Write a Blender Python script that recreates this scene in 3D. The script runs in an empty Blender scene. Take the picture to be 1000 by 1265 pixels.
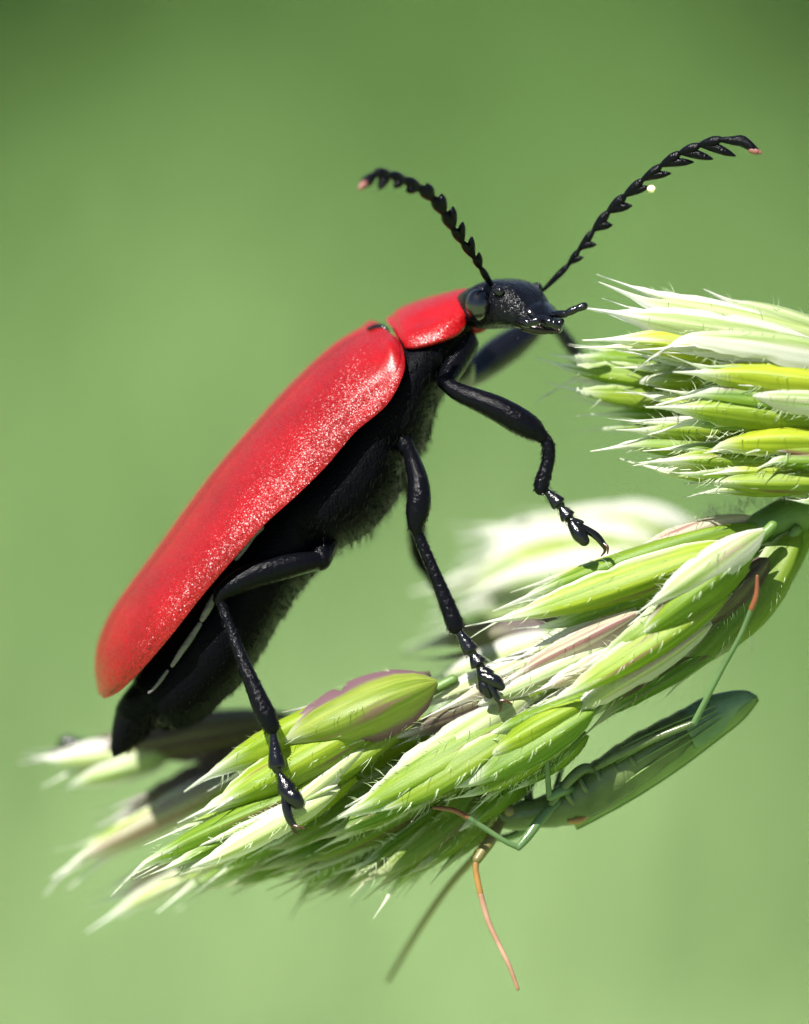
import bpy, bmesh, math, random
from mathutils import Vector, Matrix
R = math.radians
rng = random.Random(11)

# ------------------------------------------------------------------ camera, sky, sun, exposure
# scene units are centimetres: the beetle is about 1.7 cm long
sc = bpy.context.scene
sc.unit_settings.system = 'METRIC'
sc.unit_settings.scale_length = 0.01
D = 20.0                      # distance lens - subject plane
K = 0.002                     # cm per millimetric tracing step at the subject plane
PITCH = R(14)
F0 = Vector((0, 0, 60))       # the beetle sits 60 cm above the ground
FW = Vector((0, math.cos(PITCH), -math.sin(PITCH)))
RT = Vector((1, 0, 0))
UP = Vector((0, math.sin(PITCH), math.cos(PITCH)))
CAM = F0 - FW * D
cd = bpy.data.cameras.new('camera')
cam = bpy.data.objects.new('camera', cd)
sc.collection.objects.link(cam)
cam.location = CAM
cam.rotation_euler = (R(90) - PITCH, 0, 0)
cd.sensor_fit = 'HORIZONTAL'
cd.sensor_width = 36
cd.lens = 36 * D / (1000 * K)
cd.clip_start = 0.5
cd.clip_end = 100000
cd.dof.use_dof = True
cd.dof.focus_distance = D - 0.25
cd.dof.aperture_fstop = cd.lens * 1e-3 / 0.80
cd.dof.aperture_blades = 0
sc.camera = cam

SUN = Vector((-0.30, -0.38, 0.87)).normalized()
w = bpy.data.worlds.new('World')
sc.world = w
w.use_nodes = True
nt = w.node_tree
sky = nt.nodes.new('ShaderNodeTexSky')
sky.sky_type = 'NISHITA'
sky.sun_disc = False
sky.sun_elevation = math.asin(SUN.z)
sky.sun_rotation = math.atan2(SUN.x, SUN.y)
nt.links.new(sky.outputs[0], nt.nodes['Background'].inputs[0])
nt.nodes['Background'].inputs[1].default_value = 0.05
sl = bpy.data.lights.new('sun', 'SUN')
sl.energy = 5.0
sl.angle = R(0.53)
sl.color = (1.0, 0.965, 0.90)
so = bpy.data.objects.new('sun', sl)
sc.collection.objects.link(so)
so.location = (0, 0, 300)
so.rotation_euler = SUN.to_track_quat('Z', 'Y').to_euler()
sc.view_settings.view_transform = 'Standard'
sc.view_settings.look = 'None'
sc.view_settings.gamma = 1
sc.view_settings.use_curve_mapping = False
sc.view_settings.exposure = 1.45
sc.cycles.use_denoising = True
sc.cycles.denoising_input_passes = 'RGB'
sc.cycles.max_bounces = 8
sc.cycles.transmission_bounces = 6
sc.cycles.sample_clamp_indirect = 6

# ------------------------------------------------------------------ helpers
def P(p):
    """tracing space (x right, y down, z away; steps of K cm) -> world"""
    wz = p[2] * K
    f = (D + wz) / D
    return CAM + FW * (D + wz) + RT * ((p[0] - 500) * K * f) + UP * ((632.5 - p[1]) * K * f)

def VD(v):
    return RT * v[0] - UP * v[1] + FW * v[2]

ORG = {}
def link(o, parent, org):
    sc.collection.objects.link(o)
    ORG[o.name] = org
    if parent is not None:
        o.parent = parent
        o.location = org - ORG[parent.name]
    else:
        o.location = org
    return o

def empty(name, p, label, cat):
    o = bpy.data.objects.new(name, None)
    o.empty_display_size = 0.1
    link(o, None, P(p))
    o['label'] = label
    o['category'] = cat
    return o

def mesh(name, verts, faces, mat, parent=None, uv=None, smooth=True, world=False, recalc=True, org=None):
    vs = [Vector(v) if world else P(v) for v in verts]
    if org is None:
        org = Vector((0, 0, 0))
        for v in vs: org += v
        org /= len(vs)
    me = bpy.data.meshes.new(name)
    me.from_pydata([v - org for v in vs], [], faces)
    if uv:
        lay = me.uv_layers.new(name='UVMap')
        for l in me.loops:
            lay.data[l.index].uv = uv[l.vertex_index]
    if recalc:
        bm = bmesh.new(); bm.from_mesh(me)
        bmesh.ops.recalc_face_normals(bm, faces=bm.faces)
        bm.to_mesh(me); bm.free()
    if smooth:
        for p in me.polygons: p.use_smooth = True
    me.materials.append(mat)
    o = bpy.data.objects.new(name, me)
    return link(o, parent, org)

def cat(pts, n):
    """Catmull-Rom through tuples, n samples per span"""
    m = len(pts); d = len(pts[0]); out = []
    for i in range(m - 1):
        p0 = pts[max(i - 1, 0)]; p1 = pts[i]; p2 = pts[i + 1]; p3 = pts[min(i + 2, m - 1)]
        for j in range(n):
            t = j / n; t2 = t * t; t3 = t2 * t
            out.append(tuple(0.5 * (2 * p1[k] + (p2[k] - p0[k]) * t + (2 * p0[k] - 5 * p1[k] + 4 * p2[k] - p3[k]) * t2
                       + (-p0[k] + 3 * p1[k] - 3 * p2[k] + p3[k]) * t3) for k in range(d)))
    out.append(tuple(pts[-1]))
    return out

class G:
    def __init__(s): s.v = []; s.f = []; s.uv = []
    def rings(s, rings, closed=True, caps=True):
        b = len(s.v); m = len(rings[0])
        for r in rings: s.v += [tuple(q) for q in r]
        for i in range(len(rings) - 1):
            for j in range(m if closed else m - 1):
                a = b + i * m + j; c = b + i * m + (j + 1) % m
                s.f.append((a, c, c + m, a + m))
        if caps and closed:
            s.f.append(tuple(b + j for j in range(m))[::-1])
            s.f.append(tuple(b + (len(rings) - 1) * m + j for j in range(m)))
    def tube(s, path, seg=10, n=3, flat=1.0, round_ends=True):
        """path of (x,y,z,r): tapered round bar with rounded ends"""
        pts = cat([tuple(map(float, q)) for q in path], n) if len(path) > 2 else [tuple(map(float, q)) for q in path]
        c = [Vector(q[:3]) for q in pts]; r = [max(q[3], 0.15) for q in pts]
        if round_ends:
            d0 = (c[0] - c[1]).normalized(); d1 = (c[-1] - c[-2]).normalized()
            e0 = [(c[0] + d0 * r[0] * q, r[0] * math.sqrt(1 - q * q)) for q in (0.95, 0.75, 0.4)]
            e1 = [(c[-1] + d1 * r[-1] * q, r[-1] * math.sqrt(1 - q * q)) for q in (0.4, 0.75, 0.95)]
            c = [q[0] for q in e0] + c + [q[0] for q in e1]
            r = [q[1] for q in e0] + r + [q[1] for q in e1]
        rings = []
        N = None
        for i in range(len(c)):
            t = (c[min(i + 1, len(c) - 1)] - c[max(i - 1, 0)]).normalized()
            if N is None:
                N = Vector((0, 0, 1)); N = N - t * N.dot(t)
                if N.length < 0.2: N = Vector((1, 0, 0)); N = N - t * N.dot(t)
            else: N = N - t * N.dot(t)
            N.normalize(); B = t.cross(N)
            rings.append([c[i] + (N * math.cos(a) * flat + B * math.sin(a)) * r[i] for a in [2 * math.pi * j / seg for j in range(seg)]])
        s.rings(rings)
    def loft(s, st, seg=24, n=4, power=2.0, wob=None):
        """stations (topx,topy,botx,boty,halfdepth,zc) -> closed body"""
        rings = []
        pts = cat([tuple(map(float, q)) for q in st], n)
        for i, q in enumerate(pts):
            k = wob(i / (len(pts) - 1)) if wob else 1
            top = Vector((q[0], q[1], q[5])); bot = Vector((q[2], q[3], q[5]))
            c = (top + bot) / 2; a = (top - bot) / 2
            ring = []
            for j in range(seg):
                th = 2 * math.pi * j / seg
                cx = math.cos(th); sx = math.sin(th)
                e = 2 / power
                ring.append(c + a * k * math.copysign(abs(cx) ** e, cx) + Vector((0, 0, -1)) * q[4] * k * math.copysign(abs(sx) ** e, sx))
            rings.append(ring)
        s.rings(rings)
        return rings
    def ball(s, c, rx, ry, rz, ax=None, n=8, m=14):
        ax = ax or (Vector((1, 0, 0)), Vector((0, 1, 0)), Vector((0, 0, 1)))
        rings = []
        for i in range(n + 1):
            ph = math.pi * (0.02 + 0.96 * i / n)
            rings.append([Vector(c) + ax[0] * rx * math.cos(ph) + (ax[1] * ry * math.cos(2 * math.pi * j / m) + ax[2] * rz * math.sin(2 * math.pi * j / m)) * math.sin(ph) for j in range(m)])
        s.rings(rings)
    def hair(s, p, d, l, wd, curl=None):
        d = Vector(d).normalized()
        side = d.cross(Vector((0.1, 0.2, 1))).normalized() * wd
        c = Vector(curl) * l if curl else Vector((0, 0, 0))
        b = len(s.v); p = Vector(p)
        s2 = d.cross(side).normalized() * wd
        m = p + d * l * 0.55 + c * 0.25
        s.v += [tuple(p - side - s2 * .6), tuple(p + side - s2 * .6), tuple(p + s2 * 1.1),
                tuple(m - side * .7 - s2 * .4), tuple(m + side * .7 - s2 * .4), tuple(m + s2 * .7), tuple(p + d * l + c)]
        s.f += [(b, b + 1, b + 4, b + 3), (b + 1, b + 2, b + 5, b + 4), (b + 2, b, b + 3, b + 5),
                (b + 3, b + 4, b + 6), (b + 4, b + 5, b + 6), (b + 5, b + 3, b + 6)]
    def build(s, name, mat, parent, **k):
        return mesh(name, s.v, s.f, mat, parent, **k)

# ------------------------------------------------------------------ materials
def newmat(name):
    m = bpy.data.materials.new(name); m.use_nodes = True
    t = m.node_tree
    return m, t, t.nodes['Principled BSDF'], t.nodes['Material Output']
def N(t, kind, **props):
    n = t.nodes.new(kind)
    for k, v in props.items(): setattr(n, k, v)
    return n
def ramp(t, stops, src):
    n = t.nodes.new('ShaderNodeValToRGB')
    el = n.color_ramp.elements
    while len(el) < len(stops): el.new(0.5)
    for e, (p, c) in zip(el, stops):
        e.position = p; e.color = (*c, 1) if len(c) == 3 else c
    t.links.new(src, n.inputs[0])
    return n.outputs[0]
def noise(t, scale, detail=2, rough=0.5, vec=None, kind='ShaderNodeTexNoise'):
    n = t.nodes.new(kind)
    n.inputs['Scale'].default_value = scale
    if kind == 'ShaderNodeTexNoise':
        n.inputs['Detail'].default_value = detail; n.inputs['Roughness'].default_value = rough
    if vec is None:
        co = t.nodes.new('ShaderNodeTexCoord'); vec = co.outputs['Object']
    t.links.new(vec, n.inputs['Vector'])
    return n.outputs[0]
def bump(t, bs, h, strength, dist, prev=None):
    b = t.nodes.new('ShaderNodeBump')
    b.inputs['Strength'].default_value = strength; b.inputs['Distance'].default_value = dist
    t.links.new(h, b.inputs['Height'])
    if prev: t.links.new(prev, b.inputs['Normal'])
    if bs: t.links.new(b.outputs[0], bs.inputs['Normal'])
    return b.outputs[0]

def mat_red(name, grain):
    m, t, bs, o = newmat(name)
    n1 = noise(t, 6, 3)
    t.links.new(ramp(t, [(0.3, (0.185, 0.0010, 0.0022)), (0.7, (0.265, 0.0024, 0.0038))], n1), bs.inputs['Base Color'])
    bs.inputs['Roughness'].default_value = 0.38 if grain > .8 else 0.34
    bs.inputs['Specular IOR Level'].default_value = 0.30
    # granulate surface: every granule is a tiny facet with its own tilt
    L = t.links.new
    co = N(t, 'ShaderNodeTexCoord')
    vo = N(t, 'ShaderNodeTexVoronoi'); vo.inputs['Scale'].default_value = 400; L(co.outputs['Object'], vo.inputs['Vector'])
    off = N(t, 'ShaderNodeVectorMath', operation='SUBTRACT'); L(vo.outputs['Color'], off.inputs[0]); off.inputs[1].default_value = (.5, .5, .5)
    scl = N(t, 'ShaderNodeVectorMath', operation='SCALE'); L(off.outputs[0], scl.inputs[0]); scl.inputs['Scale'].default_value = 0.80 * grain
    b1 = bump(t, None, noise(t, 40, 3, 0.6), 0.25, 0.005)
    gr = N(t, 'ShaderNodeMapRange'); L(vo.outputs['Distance'], gr.inputs[0]); gr.inputs[1].default_value = 0.0; gr.inputs[2].default_value = 0.75
    gr.inputs[3].default_value = 1 + 0.35 * grain; gr.inputs[4].default_value = 1 - 0.45 * grain  # shading grain put into the colour: granule centres lighter, pits between darker
    old = bs.inputs['Base Color'].links[0].from_socket
    mg = N(t, 'ShaderNodeVectorMath', operation='SCALE'); L(old, mg.inputs[0]); L(gr.outputs[0], mg.inputs['Scale']); L(mg.outputs[0], bs.inputs['Base Color'])
    ad = N(t, 'ShaderNodeVectorMath', operation='ADD'); L(b1, ad.inputs[0]); L(scl.outputs[0], ad.inputs[1])
    nm = N(t, 'ShaderNodeVectorMath', operation='NORMALIZE'); L(ad.outputs[0], nm.inputs[0])
    L(nm.outputs[0], bs.inputs['Normal'])
    if grain > .8:                            # the shoulder bump is smooth and glossy
        at = N(t, 'ShaderNodeUVMap'); at.uv_map = 'UVMap'
        dv = N(t, 'ShaderNodeVectorMath', operation='SUBTRACT'); L(at.outputs[0], dv.inputs[0]); dv.inputs[1].default_value = (0.10, 0.72, 0)
        ds = N(t, 'ShaderNodeVectorMath', operation='MULTIPLY'); L(dv.outputs[0], ds.inputs[0]); ds.inputs[1].default_value = (6.0, 2.4, 0)
        ln = N(t, 'ShaderNodeVectorMath', operation='LENGTH'); L(ds.outputs[0], ln.inputs[0])
        g1 = N(t, 'ShaderNodeMapRange', interpolation_type='SMOOTHSTEP'); L(ln.outputs['Value'], g1.inputs[0]); g1.inputs[1].default_value = 0.35; g1.inputs[2].default_value = 1.1
        g1.inputs[3].default_value = 0.12; g1.inputs[4].default_value = 0.78
        L(g1.outputs[0], scl.inputs['Scale'])
    return m
def mat_black(name, rough, b=0.4, col=(0.0022, 0.0022, 0.0035), sc_=120, coat=0.0, spec=0.4):
    m, t, bs, o = newmat(name)
    bs.inputs['Base Color'].default_value = (*col, 1)
    n0 = noise(t, 25, 3)
    mr = N(t, 'ShaderNodeMapRange')
    t.links.new(n0, mr.inputs[0]); mr.inputs[3].default_value = rough * 0.75; mr.inputs[4].default_value = rough * 1.3
    t.links.new(mr.outputs[0], bs.inputs['Roughness'])
    bs.inputs['Specular IOR Level'].default_value = spec
    bs.inputs['Coat Weight'].default_value = coat
    bs.inputs['Coat Roughness'].default_value = 0.15
    bump(t, bs, noise(t, sc_, 3, 0.65), b, 0.006)
    return m
def mat_plain(name, col, rough=0.5, trans=0.0, b=0.2, sc_=60, col2=None):
    m, t, bs, o = newmat(name)
    c2 = col2 or tuple(min(1, c * 1.35) for c in col)
    t.links.new(ramp(t, [(0.35, col), (0.65, c2)], noise(t, 12, 3)), bs.inputs['Base Color'])
    bs.inputs['Roughness'].default_value = rough
    bump(t, bs, noise(t, sc_, 3, 0.6), b, 0.004)
    if trans:
        tr = N(t, 'ShaderNodeBsdfTranslucent'); tr.inputs[0].default_value = (*c2, 1)
        mx = N(t, 'ShaderNodeMixShader'); mx.inputs[0].default_value = trans
        t.links.new(bs.outputs[0], mx.inputs[1]); t.links.new(tr.outputs[0], mx.inputs[2]); t.links.new(mx.outputs[0], o.inputs[0])
    return m

def mat_floret(name, body, body2, margin, tip, stain=None, stain_amt=0.0, mw=0.92, trans=0.52):
    """chaff scale: UV u across (0..1, keel 0.5), v along"""
    m, t, bs, o = newmat(name)
    L = t.links.new
    uv = N(t, 'ShaderNodeUVMap'); uv.uv_map = 'UVMap'
    sp = N(t, 'ShaderNodeSeparateXYZ'); L(uv.outputs[0], sp.inputs[0])
    oi = N(t, 'ShaderNodeObjectInfo')
    # |s|
    a = N(t, 'ShaderNodeMath', operation='MULTIPLY_ADD'); L(sp.outputs[0], a.inputs[0]); a.inputs[1].default_value = 2; a.inputs[2].default_value = -1
    ab = N(t, 'ShaderNodeMath', operation='ABSOLUTE'); L(a.outputs[0], ab.inputs[0])
    # wobbling coordinates
    add = N(t, 'ShaderNodeVectorMath', operation='MULTIPLY_ADD'); L(uv.outputs[0], add.inputs[0]); add.inputs[1].default_value = (9, 2.2, 1)
    cmb = N(t, 'ShaderNodeCombineXYZ')
    r10 = N(t, 'ShaderNodeMath', operation='MULTIPLY'); L(oi.outputs['Random'], r10.inputs[0]); r10.inputs[1].default_value = 40
    L(r10.outputs[0], cmb.inputs[2]); L(cmb.outputs[0], add.inputs[2])
    nz = noise(t, 1.0, 3, 0.6, add.outputs[0])
    nzb = noise(t, 0.55, 2, 0.5, add.outputs[0])
    # body colour with per-scale variation
    body_c = ramp(t, [(0.35, body), (0.65, body2)], nz)
    hs = N(t, 'ShaderNodeHueSaturation')
    h1 = N(t, 'ShaderNodeMapRange'); L(oi.outputs['Random'], h1.inputs[0]); h1.inputs[3].default_value = 0.48; h1.inputs[4].default_value = 0.515
    L(h1.outputs[0], hs.inputs['Hue'])
    v1 = N(t, 'ShaderNodeMapRange'); L(oi.outputs['Random'], v1.inputs[0]); v1.inputs[3].default_value = 1.15; v1.inputs[4].default_value = 0.85
    L(v1.outputs[0], hs.inputs['Value']); L(body_c, hs.inputs['Color'])
    # nerves: fine lines along the scale
    nv = N(t, 'ShaderNodeMath', operation='MULTIPLY'); L(ab.outputs[0], nv.inputs[0]); nv.inputs[1].default_value = 22
    sn = N(t, 'ShaderNodeMath', operation='SINE'); L(nv.outputs[0], sn.inputs[0])
    nvr = N(t, 'ShaderNodeMapRange'); L(sn.outputs[0], nvr.inputs[0]); nvr.inputs[1].default_value = 0.5; nvr.inputs[2].default_value = 1; nvr.inputs[3].default_value = 0; nvr.inputs[4].default_value = 0.13
    mxn = N(t, 'ShaderNodeMix', data_type='RGBA'); L(nvr.outputs[0], mxn.inputs[0]); L(hs.outputs[0], mxn.inputs[6]); mxn.inputs[7].default_value = (*[min(1, c * 1.8 + .05) for c in body2], 1)
    cur = mxn.outputs[2]
    if stain:
        st = N(t, 'ShaderNodeMapRange'); L(nzb, st.inputs[0]); st.inputs[1].default_value = 0.62 - 0.3 * stain_amt; st.inputs[2].default_value = 0.72 - 0.25 * stain_amt
        sa = N(t, 'ShaderNodeMath', operation='MULTIPLY'); L(st.outputs[0], sa.inputs[0]); sa.inputs[1].default_value = 0.85
        mxs = N(t, 'ShaderNodeMix', data_type='RGBA'); L(sa.outputs[0], mxs.inputs[0]); L(cur, mxs.inputs[6]); mxs.inputs[7].default_value = (*stain, 1)
        cur = mxs.outputs[2]
    # membranous margin
    mo = N(t, 'ShaderNodeMath', operation='MULTIPLY_ADD'); L(nzb, mo.inputs[0]); mo.inputs[1].default_value = 0.5; L(ab.outputs[0], mo.inputs[2])
    mm = N(t, 'ShaderNodeMapRange', interpolation_type='SMOOTHSTEP'); L(mo.outputs[0], mm.inputs[0]); mm.inputs[1].default_value = mw + 0.13; mm.inputs[2].default_value = mw + 0.36
    mx1 = N(t, 'ShaderNodeMix', data_type='RGBA'); L(mm.outputs[0], mx1.inputs[0]); L(cur, mx1.inputs[6]); mx1.inputs[7].default_value = (*margin, 1)
    # pale tip and awn
    to = N(t, 'ShaderNodeMath', operation='MULTIPLY_ADD'); L(nzb, to.inputs[0]); to.inputs[1].default_value = 0.35; L(sp.outputs[1], to.inputs[2])
    tm = N(t, 'ShaderNodeMapRange', interpolation_type='SMOOTHSTEP'); L(to.outputs[0], tm.inputs[0]); tm.inputs[1].default_value = 0.84; tm.inputs[2].default_value = 1.08
    mx2 = N(t, 'ShaderNodeMix', data_type='RGBA'); L(tm.outputs[0], mx2.inputs[0]); L(mx1.outputs[2], mx2.inputs[6]); mx2.inputs[7].default_value = (*tip, 1)
    col = mx2.outputs[2]
    L(col, bs.inputs['Base Color'])
    bs.inputs['Roughness'].default_value = 0.42
    bs.inputs['Specular IOR Level'].default_value = 0.45
    bh = bump(t, None, sn.outputs[0], 0.12, 0.003)
    bump(t, bs, noise(t, 90, 3, 0.6), 0.25, 0.004, bh)
    tr = N(t, 'ShaderNodeBsdfTranslucent'); L(col, tr.inputs[0])
    mx = N(t, 'ShaderNodeMixShader'); mx.inputs[0].default_value = trans
    L(bs.outputs[0], mx.inputs[1]); L(tr.outputs[0], mx.inputs[2]); L(mx.outputs[0], o.inputs[0])
    return m

M = {}
M['red'] = mat_red('red_wing_case', 1.0)
M['red_smooth'] = mat_red('red_pronotum', 0.5)
M['black'] = mat_black('black_chitin', 0.15, 0.55, sc_=110, spec=0.08)
M['black_rough'] = mat_black('black_pitted_chitin', 0.19, 0.9, sc_=80, spec=0.09)
M['black_matt'] = mat_black('black_downy_chitin', 0.3, 0.7, spec=0.025)
M['black_gloss'] = mat_black('black_polished_chitin', 0.16, 0.3, coat=0.0, spec=0.4)
M['eye'] = mat_black('compound_eye', 0.20, 0.06, (0.004, 0.003, 0.006), 200, 0.0, 0.8)
M['brown'] = mat_black('brown_chitin', 0.25, 0.3, (0.012, 0.005, 0.003))
M['claw'] = mat_plain('claw_amber', (0.035, 0.008, 0.004), 0.25)
M['plate'] = mat_plain('grey_pleural_plate', (0.03, 0.026, 0.027), 0.35, b=0.9, col2=(0.10, 0.085, 0.09))
M['hairdark'] = mat_plain('dark_down', (0.006, 0.0055, 0.004), 0.5)
M['hairdark'].node_tree.nodes['Principled BSDF'].inputs['Specular IOR Level'].default_value = 0.08
M['tipred'] = mat_plain('reddish_antenna_tip', (0.14, 0.05, 0.04), 0.5)
W_ = (0.68, 0.69, 0.60)
M['g'] = mat_floret('floret_green', (0.135, 0.245, 0.014), (0.24, 0.35, 0.024), (0.56, 0.62, 0.40), W_, (0.20, 0.09, 0.07), 0.08)
M['y'] = mat_floret('floret_yellow_green', (0.22, 0.33, 0.014), (0.37, 0.46, 0.030), (0.62, 0.66, 0.46), W_, (0.24, 0.11, 0.09), 0.03)
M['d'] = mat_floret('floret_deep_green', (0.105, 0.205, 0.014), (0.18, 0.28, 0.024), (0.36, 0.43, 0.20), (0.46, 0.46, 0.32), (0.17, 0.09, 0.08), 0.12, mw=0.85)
M['w'] = mat_floret('glume_white', (0.30, 0.40, 0.12), (0.46, 0.52, 0.28), (0.60, 0.60, 0.53), (0.66, 0.65, 0.61), (0.52, 0.35, 0.36), 0.12, mw=0.45)
M['k'] = mat_floret('glume_pink', (0.42, 0.39, 0.25), (0.55, 0.50, 0.38), (0.64, 0.56, 0.52), (0.66, 0.63, 0.60), (0.30, 0.12, 0.13), 0.42, mw=0.6)
M['p'] = mat_floret('glume_purple', (0.10, 0.08, 0.06), (0.18, 0.18, 0.07), (0.15, 0.10, 0.11), (0.50, 0.48, 0.45), (0.075, 0.038, 0.05), 0.5, mw=0.8)
M['q'] = mat_floret('glume_purple_rimmed', (0.17, 0.26, 0.02), (0.30, 0.37, 0.06), (0.20, 0.115, 0.135), (0.56, 0.56, 0.46), (0.3, 0.15, 0.16), 0.05, mw=0.68)
M['stem'] = mat_plain('grass_stem', (0.07, 0.14, 0.022), 0.5, 0.15, 0.4, 40, (0.12, 0.20, 0.04))
M['cilia'] = mat_plain('pale_cilia', (0.56, 0.60, 0.46), 0.35, 0.6, 0)
M['bug'] = mat_plain('bug_dark_green', (0.066, 0.10, 0.036), 0.3, 0.4, 0.5, 45, (0.14, 0.19, 0.07))
M['bugpale'] = mat_plain('bug_pale_green', (0.15, 0.24, 0.06), 0.4, 0.4, 0.2, 50, (0.22, 0.31, 0.10))
M['bugtip'] = mat_plain('bug_wing_membrane', (0.11, 0.20, 0.10), 0.2, 0.45, 0.5, 30, (0.20, 0.30, 0.17))
M['bugorange'] = mat_plain('bug_orange', (0.17, 0.085, 0.02), 0.4)
M['bugred'] = mat_plain('bug_red_tarsus', (0.12, 0.036, 0.014), 0.4)
M['bugpink'] = mat_plain('bug_antenna_pink', (0.20, 0.10, 0.06), 0.45, col2=(0.32, 0.19, 0.13))
M['bugolive'] = mat_plain('bug_antenna_olive', (0.09, 0.075, 0.022), 0.45)
M['bugleg'] = mat_plain('bug_leg_green', (0.075, 0.13, 0.05), 0.28, 0.25, 0.2)
M['pollen'] = mat_plain('pollen_cream', (0.75, 0.62, 0.36), 0.6)

# ------------------------------------------------------------------ the setting: meadow far behind
def mat_ground():
    m, t, bs, o = newmat('meadow')
    L = t.links.new
    geo = N(t, 'ShaderNodeNewGeometry')
    n1 = noise(t, 0.012, 3, 0.5, geo.outputs['Position'])
    n2 = noise(t, 0.4, 4, 0.6, geo.outputs['Position'])
    # lighter mown strip nearer, ranker darker sward beyond, its litter's shade put into the colour
    sx = N(t, 'ShaderNodeSeparateXYZ'); L(geo.outputs['Position'], sx.inputs[0])
    wob = N(t, 'ShaderNodeMath', operation='MULTIPLY_ADD'); L(n1, wob.inputs[0]); wob.inputs[1].default_value = 120; L(sx.outputs[1], wob.inputs[2])
    mr = N(t, 'ShaderNodeMapRange'); L(wob.outputs[0], mr.inputs[0]); mr.inputs[1].default_value = 240; mr.inputs[2].default_value = 440
    c1 = ramp(t, [(0.0, (0.21, 0.32, 0.11)), (0.5, (0.110, 0.208, 0.055)), (1.0, (0.036, 0.095, 0.014))], mr.outputs[0])
    c2 = ramp(t, [(0.3, (0.8, 0.8, 0.8)), (0.7, (1.15, 1.15, 1.15))], n2)
    mx = N(t, 'ShaderNodeMix', data_type='RGBA', blend_type='MULTIPLY'); mx.inputs[0].default_value = 1
    L(c1, mx.inputs[6]); L(c2, mx.inputs[7]); L(mx.outputs[2], bs.inputs['Base Color'])
    bs.inputs['Roughness'].default_value = 0.8
    return m
def build_ground():
    ys = [-20000, -2000, -200, 0, 60, 100, 140, 180, 220, 260, 300, 340, 380, 420, 460, 500, 560, 640, 800, 1200, 3000, 20000]
    xs = [-20000, -2000, -400, -200, -120, -80, -40, 0, 40, 80, 120, 200, 400, 2000, 20000]
    v = []; f = []
    for y in ys:
        for x in xs:
            amp = 1.5 if abs(x) < 3000 and abs(y) < 3000 else 20
            v.append((x, y, amp * math.sin(x * .021 + 1.3) * math.cos(y * .017)))
    n = len(xs)
    for i in range(len(ys) - 1):
        for j in range(n - 1):
            a = i * n + j; f.append((a, a + 1, a + 1 + n, a + n))
    o = mesh('ground', v, f, mat_ground(), world=True, recalc=False)
    o['kind'] = 'structure'
    o['label'] = 'green meadow ground far behind the grass head'
build_ground()

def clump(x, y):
    """how tall and dark the sward is at a spot: taller dark patches versus light short grass"""
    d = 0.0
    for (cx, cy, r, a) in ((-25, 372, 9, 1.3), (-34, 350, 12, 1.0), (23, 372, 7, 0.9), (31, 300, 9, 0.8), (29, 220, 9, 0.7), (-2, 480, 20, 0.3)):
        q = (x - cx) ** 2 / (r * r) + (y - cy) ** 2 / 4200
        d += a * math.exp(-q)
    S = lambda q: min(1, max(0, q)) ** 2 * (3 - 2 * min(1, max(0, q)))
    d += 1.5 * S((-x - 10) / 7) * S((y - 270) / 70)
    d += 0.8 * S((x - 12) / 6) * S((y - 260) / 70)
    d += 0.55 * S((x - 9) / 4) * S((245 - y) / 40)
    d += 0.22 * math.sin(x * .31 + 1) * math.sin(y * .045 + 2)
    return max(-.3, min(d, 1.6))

def build_meadow_grass():
    v = []; f = []; uv = []
    r = random.Random(5)
    for i in range(30000):
        y = 110 + 480 * r.random() ** 1.1
        half = 26 + y * 0.13
        x = r.uniform(-half, half)
        d = clump(x, y)
        h = r.uniform(5, 12) * (1 + 0.5 * d)
        wd = r.uniform(0.25, 0.5)
        a = r.uniform(0, 6.283); lean = r.uniform(0.15, 0.8) * h
        side = Vector((math.cos(a), math.sin(a), 0)) * wd
        dv = Vector((-math.sin(a), math.cos(a), 0)) * lean
        b0 = Vector((x, y, -1)); b = len(v)
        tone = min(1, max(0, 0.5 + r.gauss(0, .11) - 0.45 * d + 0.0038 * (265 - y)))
        for q, k in ((0, 1), (0.5, .8), (1, .08)):
            c = b0 + Vector((0, 0, 1 + h * (q - 0.25 * q * q))) + dv * q * q
            v += [tuple(c - side * k), tuple(c + side * k)]
            uv += [(tone, q), (tone, q)]
        f += [(b, b + 1, b + 3, b + 2), (b + 2, b + 3, b + 5, b + 4)]
    m, t, bs, o = newmat('meadow_blade')
    u = N(t, 'ShaderNodeUVMap'); u.uv_map = 'UVMap'
    sp = N(t, 'ShaderNodeSeparateXYZ'); t.links.new(u.outputs[0], sp.inputs[0])
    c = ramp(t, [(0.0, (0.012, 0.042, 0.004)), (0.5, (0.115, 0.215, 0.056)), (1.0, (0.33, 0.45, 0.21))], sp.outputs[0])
    t.links.new(c, bs.inputs['Base Color']); bs.inputs['Roughness'].default_value = 0.7; bs.inputs['Specular IOR Level'].default_value = 0.15
    tr = N(t, 'ShaderNodeBsdfTranslucent'); t.links.new(c, tr.inputs[0])
    mx = N(t, 'ShaderNodeMixShader'); mx.inputs[0].default_value = 0.35
    t.links.new(bs.outputs[0], mx.inputs[1]); t.links.new(tr.outputs[0], mx.inputs[2]); t.links.new(mx.outputs[0], o.inputs[0])
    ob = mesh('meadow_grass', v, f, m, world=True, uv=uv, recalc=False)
    ob['kind'] = 'stuff'
    ob['label'] = 'blurred green meadow grass filling the background'
    ob['category'] = 'grass'
build_meadow_grass()

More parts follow.
